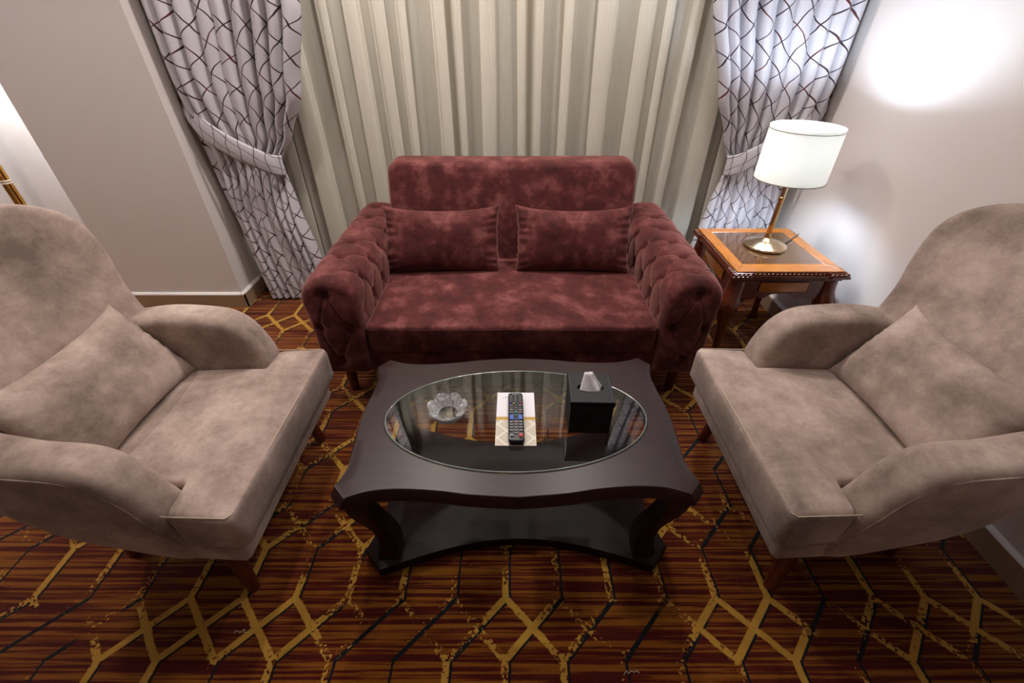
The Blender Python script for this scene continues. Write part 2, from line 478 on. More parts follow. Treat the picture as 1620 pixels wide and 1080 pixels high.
def drape(outer, inner, hook, label, seed, cat_hook):
    rnd = random.Random(seed); nf = 9; NS, NZ = nf * 26, 150
    amps = [rnd.uniform(.65, 1.15) for _ in range(nf + 2)]; wid = [rnd.uniform(.7, 1.3) for _ in range(nf)]
    tot = sum(wid); cum = [0]
    for w in wid: cum.append(cum[-1] + w / tot)
    root = empty('patterned_drape', ((outer[-1][1] + inner[-1][1]) / 2, 2.33, 0), label=label, cat='curtain', group='tied-back trellis drapes')
    ox = root.location.x
    vs, fs, uv = [], [], []
    sgn = 1 if inner[0][1] > outer[0][1] else -1
    TZ = .80
    for j in range(NZ + 1):
        z = CEIL - .015 - (CEIL - .03) * j / NZ
        xo, xi = lerp_tab(outer, z), lerp_tab(inner, z)
        near = math.exp(-((z - TZ) / .20) ** 2)
        A = .052 * (1 - .66 * near)
        if z < TZ: A = .048 * (1 - .62 * near) * (.75 + .25 * (TZ - z) / TZ)
        for i in range(NS + 1):
            s_ = i / NS
            f = max(k for k in range(nf) if cum[k] <= s_ + 1e-9)
            loc = (s_ - cum[f]) / (cum[f + 1] - cum[f])
            ph = 2 * PI * loc
            am = amps[f] * (1 - loc) + amps[f + 1] * loc
            sh = math.sin(ph) + .18 * math.sin(2 * ph + f + z * 1.1)
            # folds slant towards the tie: the outer folds are gathered higher
            zz = z - .25 * (1 - s_) * near
            x = xo + (xi - xo) * (s_ ** (1 - .35 * near)) + sgn * .45 * A * am * math.cos(ph) * (1 if 0 < i < NS else 0)
            y = A * am * sh + .012 * math.sin(3.1 * s_ * 2 + z * 3)
            if z < TZ - .05: y += .006 * math.sin(s_ * 60 + z * 9)
            vs.append((x - ox, y, z)); uv.append((s_ * 1.12, z + .05 * near * s_))
    for j in range(NZ):
        for i in range(NS): fs.append((j * (NS + 1) + i, j * (NS + 1) + i + 1, (j + 1) * (NS + 1) + i + 1, (j + 1) * (NS + 1) + i))
    obj('curtain_panel', vs, fs, 'drape', root, True, uv)
    # tieback: from the hook on the wall, across the front, round the inner edge
    hx, hz = hook; xi = lerp_tab(inner, .80)
    path = []
    n = 40
    for k in range(n + 1):
        t = k / n
        if t < .8:
            q = t / .8
            x = hx + (xi + sgn * .012 - hx) * q; z = hz - .02 - (hz - .02 - .775) * (q ** .92) - .02 * math.sin(PI * q)
            y = .02 - .085 * min(1, q * 4) ** .6 + .004 * math.sin(9 * q)
            if q > .88: y += .05 * ((q - .88) / .12) ** 2
        else:
            q = (t - .8) / .2
            x = xi + sgn * (.012 + .012 * math.sin(PI * q)) - sgn * .05 * q; z = .775 + .03 * q
            y = -.015 + .075 * q
        path.append((x - ox, y, z))
    vs, fs, uv = [], [], []; m = 8; L = 0
    for k, p in enumerate(path):
        if k: L += math.dist(p, path[k - 1])
        hw = .024 + .026 * min(1, k / 8)
        for j in range(m + 1):
            w = j / m * 2 - 1
            vs.append((p[0] + sgn * .35 * hw * w * (1 - k / n), p[1] - .006 * (1 - w * w) + .002, p[2] + hw * w))
            uv.append((L * .75 + hw * w * .8, hw * w * 1.1 - L * .75))
    for k in range(n):
        for j in range(m): fs.append((k * (m + 1) + j, k * (m + 1) + j + 1, (k + 1) * (m + 1) + j + 1, (k + 1) * (m + 1) + j))
    tb = obj('tieback', vs, fs, 'drape', root, True, uv)
    md = tb.modifiers.new('s', 'SOLIDIFY'); md.thickness = .005
    # hook: plate, stem, upturned finial
    h = empty('tieback_hook', (hx, 2.35, hz), label=cat_hook, cat='hook')
    w = -sgn
    lathe('hook_plate', [(.012, 0), (.014, .002), (.010, .005)], 'brass', h, 16).rotation_euler = (0, -w * PI / 2 * -1 if False else (PI / 2 if sgn > 0 else -PI / 2), 0)
    pts = [(0, 0, 0), (sgn * .018, -.004, -.004), (sgn * .026, -.012, -.016), (sgn * .022, -.016, -.030), (sgn * .012, -.018, -.036), (sgn * .006, -.018, -.026)]
    tube('hook_arm', smooth_poly(pts, 5, False), .0035, 'brass', h, 8)
    tube('cord_loop', smooth_poly([(sgn * .012, -.014, -.036), (sgn * .018, -.022, -.05), (sgn * .016, -.03, -.066), (sgn * .022, -.036, -.075)], 4, False), .004, plain('cord_brown', lin(60, 40, 34), .8), h, 8)
    lathe('finial', [(.0, -.004), (.005, 0), (.006, .005), (.003, .011), (0, .013)], 'brass', h, 12, (sgn * .012, -.005, .006))

drape([(CEIL, -1.555), (1.44, -1.555), (1.05, -1.56), (.75, -1.54), (.4, -1.51), (0, -1.475)],
      [(CEIL, -.82), (1.44, -.905), (1.1, -1.0), (.92, -1.09), (.80, -1.175), (.55, -1.165), (.25, -1.12), (0, -1.07)],
      (XC + .002, 1.065), 'trellis-patterned grey drape tied back beside the white column', 11, 'brass tieback hook on the side of the white column')
drape([(CEIL, 1.492), (1.44, 1.492), (1.05, 1.488), (.75, 1.44), (.4, 1.44), (0, 1.44)],
      [(CEIL, .76), (1.44, .857), (1.1, .975), (.92, 1.05), (.78, 1.105), (.55, 1.07), (.25, 1.02), (0, .98)],
      (XR - .002, 1.085), 'trellis-patterned grey drape tied back behind the table lamp', 23, 'brass tieback hook on the wall above the table lamp')

# ================================================================== SOFA
def sofa():
    root = empty('loveseat_sofa', (0.0, 1.85, 0), label='dark red velvet two-seat sofa with button-tufted arms before the curtain', cat='sofa')
    oy = 1.85
    def arm(sgn):
        hw, z0, z1 = .108, .165, .612; cx = sgn * .688
        # profile (a across, z): starts outer bottom, up, over, down inner side, closes along the bottom
        prof = []
        rt, rb = .088, .03
        raw = []
        for k in range(9): a = math.radians(180 + 90 * (1 - k / 8)); raw.append((-hw + .012 + rb + rb * math.cos(a), z0 + rb + rb * math.sin(a)))
        for k in range(17): a = math.radians(180 - 90 * k / 16); raw.append((-hw + rt + rt * math.cos(a), z1 - rt + rt * math.sin(a)))
        for k in range(17): a = math.radians(90 - 90 * k / 16); raw.append((hw - rt + rt * math.cos(a), z1 - rt + rt * math.sin(a)))
        for k in range(9): a = math.radians(0 - 90 * k / 8); raw.append((hw - .004 - rb + rb * math.cos(a), z0 + rb + rb * math.sin(a)))
        # resample evenly
        seg = [0]
        for p, q in zip(raw, raw[1:] + raw[:1]): seg.append(seg[-1] + math.dist(p, q))
        N = 230; tot = seg[-1]; loop = []; j = 0
        for k in range(N):
            t = tot * k / N
            while seg[j + 1] < t: j += 1
            p, q = raw[j], raw[(j + 1) % len(raw)]; f = (t - seg[j]) / max(1e-9, seg[j + 1] - seg[j])
            loop.append((p[0] + (q[0] - p[0]) * f, p[1] + (q[1] - p[1]) * f, t))
        side = seg[9 + 17 + 17 + 8]
        norms = []
        for k in range(N):
            p, q = loop[k - 1], loop[(k + 1) % N]; dx, dz = q[0] - p[0], q[1] - p[1]; L = math.hypot(dx, dz)
            norms.append((-dz / L, dx / L))
        smid = side / 2
        A, B = .118, .072
        def tuft(u, v, amp=1.0):
            p, q = (u / A + v / B) / 2, (u / A - v / B) / 2
            dp, dq = abs(p - round(p)), abs(q - round(q))
            cr = math.exp(-(min(dp, dq) / .026) ** 2)
            vx = math.exp(-((dp * dp + dq * dq) / .022))
            return amp * (.0050 * (math.sin(PI * min(1, dp * 2) / 2) * math.sin(PI * min(1, dq * 2) / 2)) ** .5 - .0036 * cr - .016 * vx)
        Yf, Yb, R = 1.395, 2.25, .05
        M = 215; vs = []; rows = 0
        def cap_d(a, z):
            # dimples on the front face
            d = 0; pts = [(-.006, .555), (-.062, .405), (.066, .405), (-.01, .25)]
            ln = [((0), (1)), (0, 2), (1, 3), (2, 3)]
            for (pa, pz) in pts: d -= .026 * math.exp(-(((a - pa) ** 2 + (z - pz) ** 2) / .00042))
            for i0, i1 in ((0, 1), (0, 2), (1, 3), (2, 3)):
                ax, az = pts[i0]; bx, bz = pts[i1]; L2 = (bx - ax) ** 2 + (bz - az) ** 2
                t = max(0, min(1, ((a - ax) * (bx - ax) + (z - az) * (bz - az)) / L2))
                dd = math.hypot(a - ax - t * (bx - ax), z - az - t * (bz - az)); d -= .0055 * math.exp(-(dd / .0055) ** 2)
            return d
        ca, cz = 0.0, .40
        # front cap rings from centre out
        NR = 46
        def shape(a, z, y, nx, nz): return (cx + sgn * -1 * a if False else cx + (-sgn) * a, y, z)
        for r in range(1, NR + 1):
            f = r / NR
            for k in range(N):
                a, z, _ = loop[k]; ia, iz = a - norms[k][0] * -0, z
                # inset rim
                vx, vz = ca - a, cz - z; L = math.hypot(vx, vz); ins = R * .8
                a2, z2 = a + vx / L * ins, z + vz / L * ins
                a3, z3 = ca + (a2 - ca) * f, cz + (z2 - cz) * f
                y = Yf - .010 * (1 - f * f) - cap_d(a3, z3)
                vs.append((a3, y, z3))
            rows += 1
        for k2 in range(1, 9):
            ph = PI / 2 * k2 / 9
            for k in range(N):
                a, z, t = loop[k]; vx, vz = ca - a, cz - z; L = math.hypot(vx, vz); ins = R * .8 * (1 - math.sin(ph))
                a2, z2 = a + vx / L * ins, z + vz / L * ins
                vs.append((a2, Yf + R * (1 - math.cos(ph)) - cap_d(a2, z2) * .6 * math.cos(ph), z2))
            rows += 1
        for j in range(M + 1):
            y = Yf + R + (Yb - Yf - R) * j / M
            fade = min(1, j / 14) * min(1, (M - j) / 5 + .15)
            for k in range(N):
                a, z, t = loop[k]; d = 0
                if t < side:
                    e = min(1, max(0, (z - z0 - .03) / .08)) * fade
                    d = tuft(t - smid + A, y - 1.533, e)
                a2, z2 = a + norms[k][0] * d, z + norms[k][1] * d
                vs.append((a2, y, z2))
            rows += 1
        fs = []
        for i in range(rows - 1):
            for k in range(N):
                k2 = (k + 1) % N; fs.append((i * N + k, i * N + k2, (i + 1) * N + k2, (i + 1) * N + k))
        c0 = len(vs); vs.append((ca, Yf - .010 - cap_d(ca, cz), cz))
        for k in range(N): fs.append((c0, (k + 1) % N, k))
        fs.append(tuple((rows - 1) * N + k for k in range(N)))
        vs = [(cx + sgn * -a, y - oy, z) for a, y, z in vs]
        am = obj('arm', vs, fs, 'velvet', root, True)
        # covered buttons at the tuft points
        bm = bmesh.new(); bmesh.ops.create_uvsphere(bm, u_segments=10, v_segments=6, radius=.007)
        for v in bm.verts: v.co.z *= .5
        me = bpy.data.meshes.new('button'); bm.to_mesh(me); bm.free(); me.materials.append(MT['velvet'])
        for f_ in me.polygons: f_.use_smooth = True
        def button(p, nrm):
            o = bpy.data.objects.new('button', me); C.objects.link(o); o.parent = am; o.location = p
            o.rotation_euler = Vector(nrm).to_track_quat('Z', 'Y').to_euler()
        for (pa, pz) in [(-.006, .555), (-.062, .405), (.066, .405), (-.01, .25)]:
            button((cx - sgn * pa, Yf - oy + .022, pz), (0, -1, 0))
        for i in range(-4, 5):
            for j in range(-1, 10):
                if (i + j) % 2: continue
                t = (i * A) + smid - A; y = 1.533 + j * B
                if not (Yf + R + .02 < y < Yb - .04) or not (.1 < t < side - .1): continue
                k = int(round(t / tot * N)) % N
                a, z, _ = loop[k]
                if z < .30: continue
                nx, nz = norms[k]; d = -.022
                button((cx - sgn * (a + nx * d), y - oy, z + nz * d), (-sgn * nx, 0, nz))
        return am
    arm(1); arm(-1)
    # seat cushion
    ol = rrect(-.582, .582, 1.412 - oy, 2.06 - oy, .035, 5, 40)
    cushion('seat_cushion', ol, (0, 1.74 - oy), .125, .022, .010, lambda a, b_, d: (a, b_ + (-.006 if b_ < -.3 else 0), .342 + d), 'velvet', root, 5, 10)
    tube('seat_seam', [(x / 20 * .565, 1.4085 - oy, .3905) for x in range(-20, 21)], .0018, 'velvet_seam', root, 6)
    box('base_rail', (-.585, 1.428 - oy, .165), (.585, 2.2 - oy, .285), 'velvet', root, .012, 3)
    # back cushion leaning
    def back_map(a, b_, d):
        lean = .30; y = 2.085 + (b_ - .36) * lean - d
        return (a, y - oy, b_)
    ol = rrect(-.598, .598, .34, .835, .055, 8, 40)
    cushion('back_cushion', ol, (0, .6), .155, .04, .012, back_map, 'velvet', root, 7, 10)
    for s_ in (-1, 1):
        tube('piping', [back_map(s_ * .5965, z, .040) for z in [.45 + i * .034 for i in range(11)]], .003, 'velvet', root, 6)
    ol = rrect(-.62, .62, .17, .72, .05, 6, 20)
    cushion('back_panel', ol, (0, .45), .07, .02, 0, lambda a, b_, d: (a, 2.235 + (b_ - .4) * .05 - d - oy, b_), 'velvet', root, 4, 4)
    for x in (-.735, .735):
        for y in (1.50, 2.17):
            lathe('leg', [(.016, 0), (.018, .01), (.027, .15), (.027, .172)], 'leg', root, 16, (x * .985, y - oy, 0))
    return root
sofa()

def lumbar(name, w, h, T, m, loc, rot, label, cat, group=None, pucker=1.0, seed=0, seamy=False):
    rnd = random.Random(seed); ph = [rnd.uniform(0, 6.28) for _ in range(6)]
    NU, NV = 56, 40; vs, fs = [], []
    def P(u, v, side):
        # u,v in -1..1
        ey = 1 - .06 * (1 - abs(u) ** 3) + .03 * abs(u) ** 6
        px = u * w / 2 * (1 - .055 * (1 - v ** 4)); py = v * h / 2 * (1 - .10 * (1 - u * u) * (1 if v > 0 else .6)) * ey
        prof = ((1 - abs(u) ** 3.2) * (1 - abs(v) ** 2.6))
        z = T / 2 * max(0, prof) ** .55
        edge = math.exp(-((1 - abs(u)) / .16) ** 2) * (1 - v ** 4)
        z += pucker * .005 * edge * math.sin(v * 23 + 2 * math.sin(v * 5 + ph[3]) + ph[0] * (1 if u > 0 else 2)) * (1 - math.exp(-((1 - abs(u)) / .03)))
        px += pucker * .0013 * math.sin(v * 23 + ph[0] + 2 * math.sin(v * 5)) * edge * (1 if u > 0 else -1)
        z += .004 * math.sin(u * 4 + ph[1]) * math.cos(v * 3 + ph[2]) * prof
        return (px, py, side * z)
    for side in (1, -1):
        for j in range(NV + 1):
            for i in range(NU + 1):
                u = math.sin((i / NU * 2 - 1) * PI / 2 * .999) * .5 + (i / NU * 2 - 1) * .5
                v = math.sin((j / NV * 2 - 1) * PI / 2) * .5 + (j / NV * 2 - 1) * .5
                vs.append(P(u, v, side))
    n = NU + 1; off = (NV + 1) * n
    for b_ in (0, off):
        for j in range(NV):
            for i in range(NU): fs.append((b_ + j * n + i, b_ + j * n + i + 1, b_ + (j + 1) * n + i + 1, b_ + (j + 1) * n + i))
    o = obj(name, vs, fs, m, None, True)
    bm = bmesh.new(); bm.from_mesh(o.data); bmesh.ops.remove_doubles(bm, verts=bm.verts, dist=.0004); bmesh.ops.recalc_face_normals(bm, faces=bm.faces); bm.to_mesh(o.data); bm.free()
    o.data.polygons.foreach_set('use_smooth', [True] * len(o.data.polygons))
    o.location = loc; o.rotation_euler = rot
    tag(o, label, cat, group)
    return o
tilt = math.radians(68)
lumbar('throw_pillow', .545, .305, .13, 'velvet', (-.325, 1.925, .545), (tilt, 0, math.radians(1)), 'red velvet lumbar pillow on the sofa, beside the arm near the white column', 'pillow', 'lumbar pillows on the sofa', 1.3, 3)
lumbar('throw_pillow', .545, .305, .13, 'velvet', (.285, 1.925, .545), (tilt, 0, math.radians(-1)), 'red velvet lumbar pillow on the sofa, beside the arm near the table lamp', 'pillow', 'lumbar pillows on the sofa', 1.3, 8)

# ================================================================== ARMCHAIRS
def armchair():
    root = empty('armchair', (0, 0, 0), cat='armchair', group='beige suede armchairs')
    # seat cushion, T-shaped: widens in front of the arms
    T = [(-.20, -.228), (.168, -.228), (.176, -.325), (.325, -.335), (.338, -.322), (.338, .322), (.325, .335), (.176, .325), (.168, .228), (-.20, .228)]
    ol = []
    for i, p in enumerate(T):
        a, c = Vector(T[i - 1]), Vector(T[(i + 1) % len(T)]); p = Vector(p); r = .012
        d0, d1 = (a - p), (c - p); q0 = p + d0.normalized() * min(r, d0.length * .4); q1 = p + d1.normalized() * min(r, d1.length * .4)
        for t in (0, .5, 1): ol.append(tuple((1 - t) ** 2 * q0 + 2 * t * (1 - t) * p + t * t * q1))
    ol = dens(ol, .03)
    def smap(a, b_, d):
        z = .365 + d
        if d > 0 and a < .1: z -= .012 * min(1, (.1 - a) / .2)
        x = a - (.012 if d < -.05 and a > .3 else 0)
        return (x, b_, z)
    cushion('seat_cushion', ol, (.25, 0), .135, .02, .014, smap, 'suede', root, 5, 9)
    seam = [(.166, -.322), (.322, -.3275), (.331, -.318), (.331, .318), (.322, .3275), (.166, .322)]
    tube('seat_seam', [smap(a, b_, .0645) for a, b_ in dens(seam, .05)[:-12]], .0016, 'seam', root, 6)
    # base rail under the cushion
    bo = [(-.20, -.25), (.15, -.315), (.298, -.322), (.306, -.31), (.306, .31), (.298, .322), (.15, .315), (-.20, .25)]
    cushion('base_rail', dens(bo, .05), (.05, 0), .085, .018, 0, lambda a, b_, d: (a + .03 * (d + .04), b_, .257 + d), 'suede', root, 4, 4)
    # arms: slanting panels with a rounded top that drops to the seat at the front
    for s_ in (-1, 1):
        ctrl = [(-.275, .60), (-.16, .622), (-.04, .617), (.06, .603), (.118, .560), (.152, .492), (.174, .40), (.186, .30), (.186, .232),
                (.140, .218), (.02, .270), (-.10, .335), (-.20, .42), (-.27, .51)]
        ol = smooth_poly(ctrl, 6)
        def amap(a, b_, d, s_=s_):
            y = .292 + d * (1.0) - .030 * max(0, (.45 - b_) / .25) - .05 * max(0, (-.05 - a) / .25) ** 1.5
            return (a, s_ * y, b_)
        arm = cushion('arm', ol, (-.02, .43), .112, .034, .006, amap, 'suede', root, 6, 7, None, .004)
        # seam between the arm top band and the outer side panel
        sm = [(-.24, .600), (-.10, .605), (-.02, .600), (.05, .586), (.10, .548), (.134, .486), (.158, .39), (.172, .30), (.176, .245)]
        tube('arm_seam', [amap(a, b_ - .004, .0525) for a, b_ in smooth_poly(sm, 6, False)], .0020, 'suede', arm, 6)
        tube('back_seam', [(-.236 + .0 * t, s_ * (.235 + .11 * t - .028), .600 + .026 * math.sin(PI * t)) for t in [k / 10 for k in range(11)]], .002, 'seam', arm, 6)
    # back: curved, leaning, wide shoulders
    half = [(0, .99), (.10, .989), (.20, .982), (.275, .965), (.330, .930), (.356, .885), (.358, .83), (.345, .76), (.326, .69), (.318, .64), (.312, .58), (.30, .50), (.28, .40), (.26, .30), (.22, .25), (.1, .24)]
    pts = half + [(0, .24)] + [(-a, b_) for a, b_ in half[::-1][:-1]]
    ol = smooth_poly(pts, 4)
    def bmap(a, b_, d):
        x = -.185 + .085 * (a / .38) ** 2 - .38 * max(b_ - .42, 0) - .02 * max(0, .42 - b_)
        return (x + d * .95 - .03, a, b_ + d * .30)
    cushion('backrest', ol, (0, .62), .088, .040, .012, bmap, 'suede', root, 7, 10)
    for x, y, sx, sy in ((.21, .275, 1, 1), (.21, -.275, 1, -1), (-.20, .17, -1, 1), (-.20, -.17, -1, -1)):
        top = Vector((x - .015 * sx, y - .02 * sy, .235 if x > 0 else .27)); bot = Vector((x + .012 * sx, y + .012 * sy, 0))
        v, f = sweep([bot, bot.lerp(top, .04), bot.lerp(top, .6), top], [.0165, .0175, .024, .027], 18)
        obj('leg', v, f, 'leg', root, True, None, 50)
    return root
def copy_tree(o, parent=None):
    c = o.copy(); C.objects.link(c); c.parent = parent
    for ch in list(o.children): copy_tree(ch, c)
    return c
ch1 = armchair(); ch1.location = (-.995, .905, 0)
ch2 = copy_tree(ch1); ch2.location = (.995, .91, 0); ch2.rotation_euler = (0, 0, PI)
ch1['label'] = 'beige suede armchair standing on the side of the white column, facing the other armchair'
ch2['label'] = 'beige suede armchair by the side table with the lamp, its back to the wall'
def chair_pillow(chair, label, seed):
    o = lumbar('chair_pillow', .46, .30, .12, 'suede', (0, 0, 0), (0, 0, 0), label, 'pillow', 'suede pillows on the armchairs', .5, seed)
    lean = math.radians(58)
    rz = chair.rotation_euler[2]
    m = Matrix.Rotation(rz, 4, 'Z') @ Matrix.Translation((-.152, .005, .548)) @ Matrix.Rotation(PI / 2, 4, 'Z') @ Matrix.Rotation(lean, 4, 'X')
    o.matrix_world = Matrix.Translation(chair.location) @ m
chair_pillow(ch1, 'beige suede lumbar pillow on the armchair on the column side', 5)
chair_pillow(ch2, 'beige suede lumbar pillow on the armchair by the side table', 9)

# ================================================================== COFFEE TABLE
TX, TY, TZ = .012, .918, .42; TR = math.radians(.8)
def coffee_table():
    root = empty('coffee_table', (TX, TY, 0), TR, label='dark brown wooden coffee table with serpentine edge and oval glass centre', cat='table')
    q = [(0, -.277), (.12, -.268), (.20, -.256), (.29, -.249), (.36, -.252), (.405, -.263)]   # front edge, centre to corner
    c = [(.432, -.274), (.466, -.237)]
    s_ = [(.455, -.205), (.449, -.17), (.452, -.11), (.458, -.05), (.460, 0)]
    def quarter(off):
        fr = smooth_poly(q + [c[0]], 6, False); sd = smooth_poly([c[1]] + s_, 5, False)
        pts = fr + [((c[0][0] + c[1][0]) / 2, (c[0][1] + c[1][1]) / 2)] + sd
        out = []
        for i, (x, y) in enumerate(pts):
            L = math.hypot(x / .46, y / .27); out.append((x + off * (1 if abs(x) > .43 else x / .46 * .6), y - off * (1 if y < -.235 else -y / .27 * .5)))
        return out
    def full(off):
        a = quarter(off)
        r1 = a[:-1]; r2 = [(x, -y) for x, y in a[::-1]][:-1]; r3 = [(-x, -y) for x, y in a][:-1]; r4 = [(-x, y) for x, y in a[::-1]][:-1]
        return r1 + r2 + r3 + r4
    top = full(0); low = full(.012); und = full(-.006)
    n = len(top); vs, fs = [], []
    ea, eb = .388, .205
    def ell(k, ax, by):
        x, y = top[k]; L = math.hypot(x / ax, y / by); return (x / L, y / L)
    rows = [[(*ell(i, ea, eb), TZ - .034) for i in range(n)], [(*ell(i, ea, eb), TZ - .004) for i in range(n)], [(*ell(i, ea + .003, eb + .003), TZ) for i in range(n)]]
    for f in (.25, .5, .75, .97):
        rows.append([(ell(i, ea, eb)[0] * (1 - f) + top[i][0] * f, ell(i, ea, eb)[1] * (1 - f) + top[i][1] * f, TZ) for i in range(n)])
    rows += [[(*p, TZ - .0015) for p in top], [(*p, TZ - .026) for p in low], [(*p, TZ - .032) for p in low], [(*p, TZ - .036) for p in und]]
    rows.append(rows[0])
    for r in rows: vs += r
    for i in range(len(rows) - 1):
        for k in range(n):
            k2 = (k + 1) % n; fs.append((i * n + k, i * n + k2, (i + 1) * n + k2, (i + 1) * n + k))
    o = obj('table_top', vs, fs, 'wenge', root, True, None, 28)
    bm = bmesh.new(); bm.from_mesh(o.data); bmesh.ops.remove_doubles(bm, verts=bm.verts, dist=1e-5); bmesh.ops.recalc_face_normals(bm, faces=bm.faces); bm.to_mesh(o.data); bm.free()
    o.data.set_sharp_from_angle(angle=math.radians(28))
    # glass
    N = 96
    def oval(ax, by): return [(ax * math.cos(2 * PI * k / N), by * math.sin(2 * PI * k / N)) for k in range(N)]
    g = prism('glass_panel', oval(ea - .0015, eb - .0015), TZ - .006, TZ + .003, 'glass', root)
    vs, fs = [], []
    for ax, z in ((0, TZ - .006), (0, TZ + .003), (-.002, TZ + .0046), (-.0045, TZ + .0034)):
        vs += [(x, y, z) for x, y in oval(ea + .001 + ax, eb + .001 + ax)]
    for i in range(3):
        for k in range(N): fs.append((i * N + k, i * N + (k + 1) % N, (i + 1) * N + (k + 1) % N, (i + 1) * N + k))
    obj('glass_bevel', vs, fs, 'glass_edge', g)
    # ledge under the glass
    vs, fs = [], []
    for ax, z in ((.004, TZ - .007), (-.014, TZ - .007), (-.014, TZ - .03), (.004, TZ - .03)): vs += [(x, y, z) for x, y in oval(ea + ax, eb + ax)]
    for i in range(4):
        for k in range(N): fs.append((i * N + k, i * N + (k + 1) % N, ((i + 1) % 4) * N + (k + 1) % N, ((i + 1) % 4) * N + k))
    # apron
    def ap(off): return [(x * (1 - off / .46), y * (1 - off / .27)) for x, y in full(0)]
    vs, fs = [], []; n2 = n
    for off, z in ((.022, TZ - .034), (.030, TZ - .070), (.055, TZ - .070), (.05, TZ - .034)): vs += [(*p, z) for p in ap(off)]
    for i in range(4):
        for k in range(n2): fs.append((i * n2 + k, i * n2 + (k + 1) % n2, ((i + 1) % 4) * n2 + (k + 1) % n2, ((i + 1) % 4) * n2 + k))
    obj('apron', vs, fs, 'wenge_y', root, True, None, 30)
    # shelf
    qs = [(0, -.176), (.10, -.182), (.21, -.202), (.32, -.232), (.412, -.262)]; ss = [(.470, -.206), (.452, -.16), (.438, -.09), (.434, 0)]
    a = smooth_poly(qs, 5, False) + smooth_poly(ss, 5, False)
    sh = a[:-1] + [(x, -y) for x, y in a[::-1]][:-1] + [(-x, -y) for x, y in a][:-1] + [(-x, y) for x, y in a[::-1]][:-1]
    sh = [(x, y * (1.08 if y < 0 else 1.12) + .018) for x, y in sh]
    prism('shelf', sh, .008, .046, 'wenge_shelf', root, .004)
    for sx in (-1, 1):
        for sy in (-1, 1):
            pr = [(.418, .385), (.422, .34), (.416, .29), (.404, .235), (.392, .18), (.386, .13), (.386, .085), (.392, .045)]
            pr = smooth_poly(pr, 4, False)
            rad = [.034 - .010 * math.sin(PI * min(1, (.385 - z) / .34)) for _, z in pr]
            pts = [(sx * d, sy * (d - .192), z) for d, z in pr]
            v, f = sweep(pts, rad, 24, True, PI / 4 if False else 0)
            obj('leg', v, f, 'wenge_y', root, True, None, 40)
            box('foot', (sx * .40 - .022, sy * .222 - .022, 0), (sx * .40 + .022, sy * .222 + .022, .012), 'wenge_y', root, .003)
    return root
coffee_table()
def on_table(x, y, z=.0036): return (x, y, TZ + z)

# ashtray
def ashtray():
    root = empty('glass_ashtray', on_table(-.19, .918), .3, label='cut-glass ashtray with a scalloped flower rim on the coffee table', cat='ashtray')
    n = 144; rows = []
    def ring(r, z, lobe, zl=0.0, fac=0.0):
        out = []
        for k in range(n):
            a = 2 * PI * k / n
            c = abs(math.cos(3.5 * a)); sc = abs(math.sin(3.5 * a))
            rr = r * (1 - lobe + lobe * c ** .6) + fac * math.cos(21 * a)
            out.append((rr * math.cos(a), rr * math.sin(a), z + zl * (c ** .7) + fac * .8 * math.cos(28 * a)))
        return out
    rows += [ring(.029, .0005, 0), ring(.040, .002, .02), ring(.046, .010, .06, 0, .0015), ring(.053, .020, .10, .002, .002),
             ring(.0595, .028, .14, .006, .0008), ring(.0605, .031, .15, .007), ring(.058, .033, .15, .008), ring(.055, .0315, .13, .007, .0008), ring(.050, .029, .11, .005, .0022), ring(.046, .0255, .08, .003, .0010),
             ring(.041, .021, .06, .002, .0026), ring(.036, .016, .03, .001, .0016), ring(.031, .010, .0), ring(.029, .0085, 0), ring(.029, .0005, 0)]
    vs = [v for r in rows for v in r]; fs = []
    for i in range(len(rows) - 1):
        for k in range(n): fs.append((i * n + k, i * n + (k + 1) % n, (i + 1) * n + (k + 1) % n, (i + 1) * n + k))
    obj('bowl', vs, fs, 'crystal', root, False)
    lathe('bowl_floor', [(.0288, .002), (.0288, .0075)], 'glass', root, 48, (0, 0, 0), None, 30)
    # cut rosettes on the inner slope
    for k in range(7):
        a = 2 * PI * k / 7
        p = []
        m = 12; v2 = []; f2 = []
        for r, z in ((.0105, 0), (.0085, .003), (.0060, .0015), (.0040, .0035), (.0003, .004)):
            for j in range(m):
                b_ = 2 * PI * j / m; w = r * (1 + .12 * math.cos(6 * b_))
                v2.append((w * math.cos(b_), w * math.sin(b_), z))
        for i in range(4):
            for j in range(m): f2.append((i * m + j, i * m + (j + 1) % m, (i + 1) * m + (j + 1) % m, (i + 1) * m + j))
        o = obj('cut_rosette', v2, f2, 'crystal', root, False)
        o.location = (.0455 * math.cos(a), .0455 * math.sin(a), .0275); o.rotation_euler = Vector((-.45 * math.cos(a), -.45 * math.sin(a), 1)).to_track_quat('Z', 'Y').to_euler()
ashtray()

# leaflet
card = empty('leaflet', on_table(.011, .9065), math.radians(-.4), label='cream leaflet with a gold stripe lying under the remote control', cat='leaflet')
box('page', (-.0575, -.1065, 0), (.0575, .1065, .0022), 'card', card)
sq = [(-.034 + .0042 * i, .0865 + .0016 * math.sin(i * 2.3) + .0007 * math.sin(i * 5.1), .0024) for i in range(9)]
tube('lettering', smooth_poly(sq, 4, False), .0004, plain('grey_ink', lin(90, 88, 92), .6), card, 5)
tube('lettering', [(-.040, .0822, .0024), (-.026, .0826, .0024)], .0003, plain('grey_ink_light', lin(130, 128, 130), .6), card, 5)

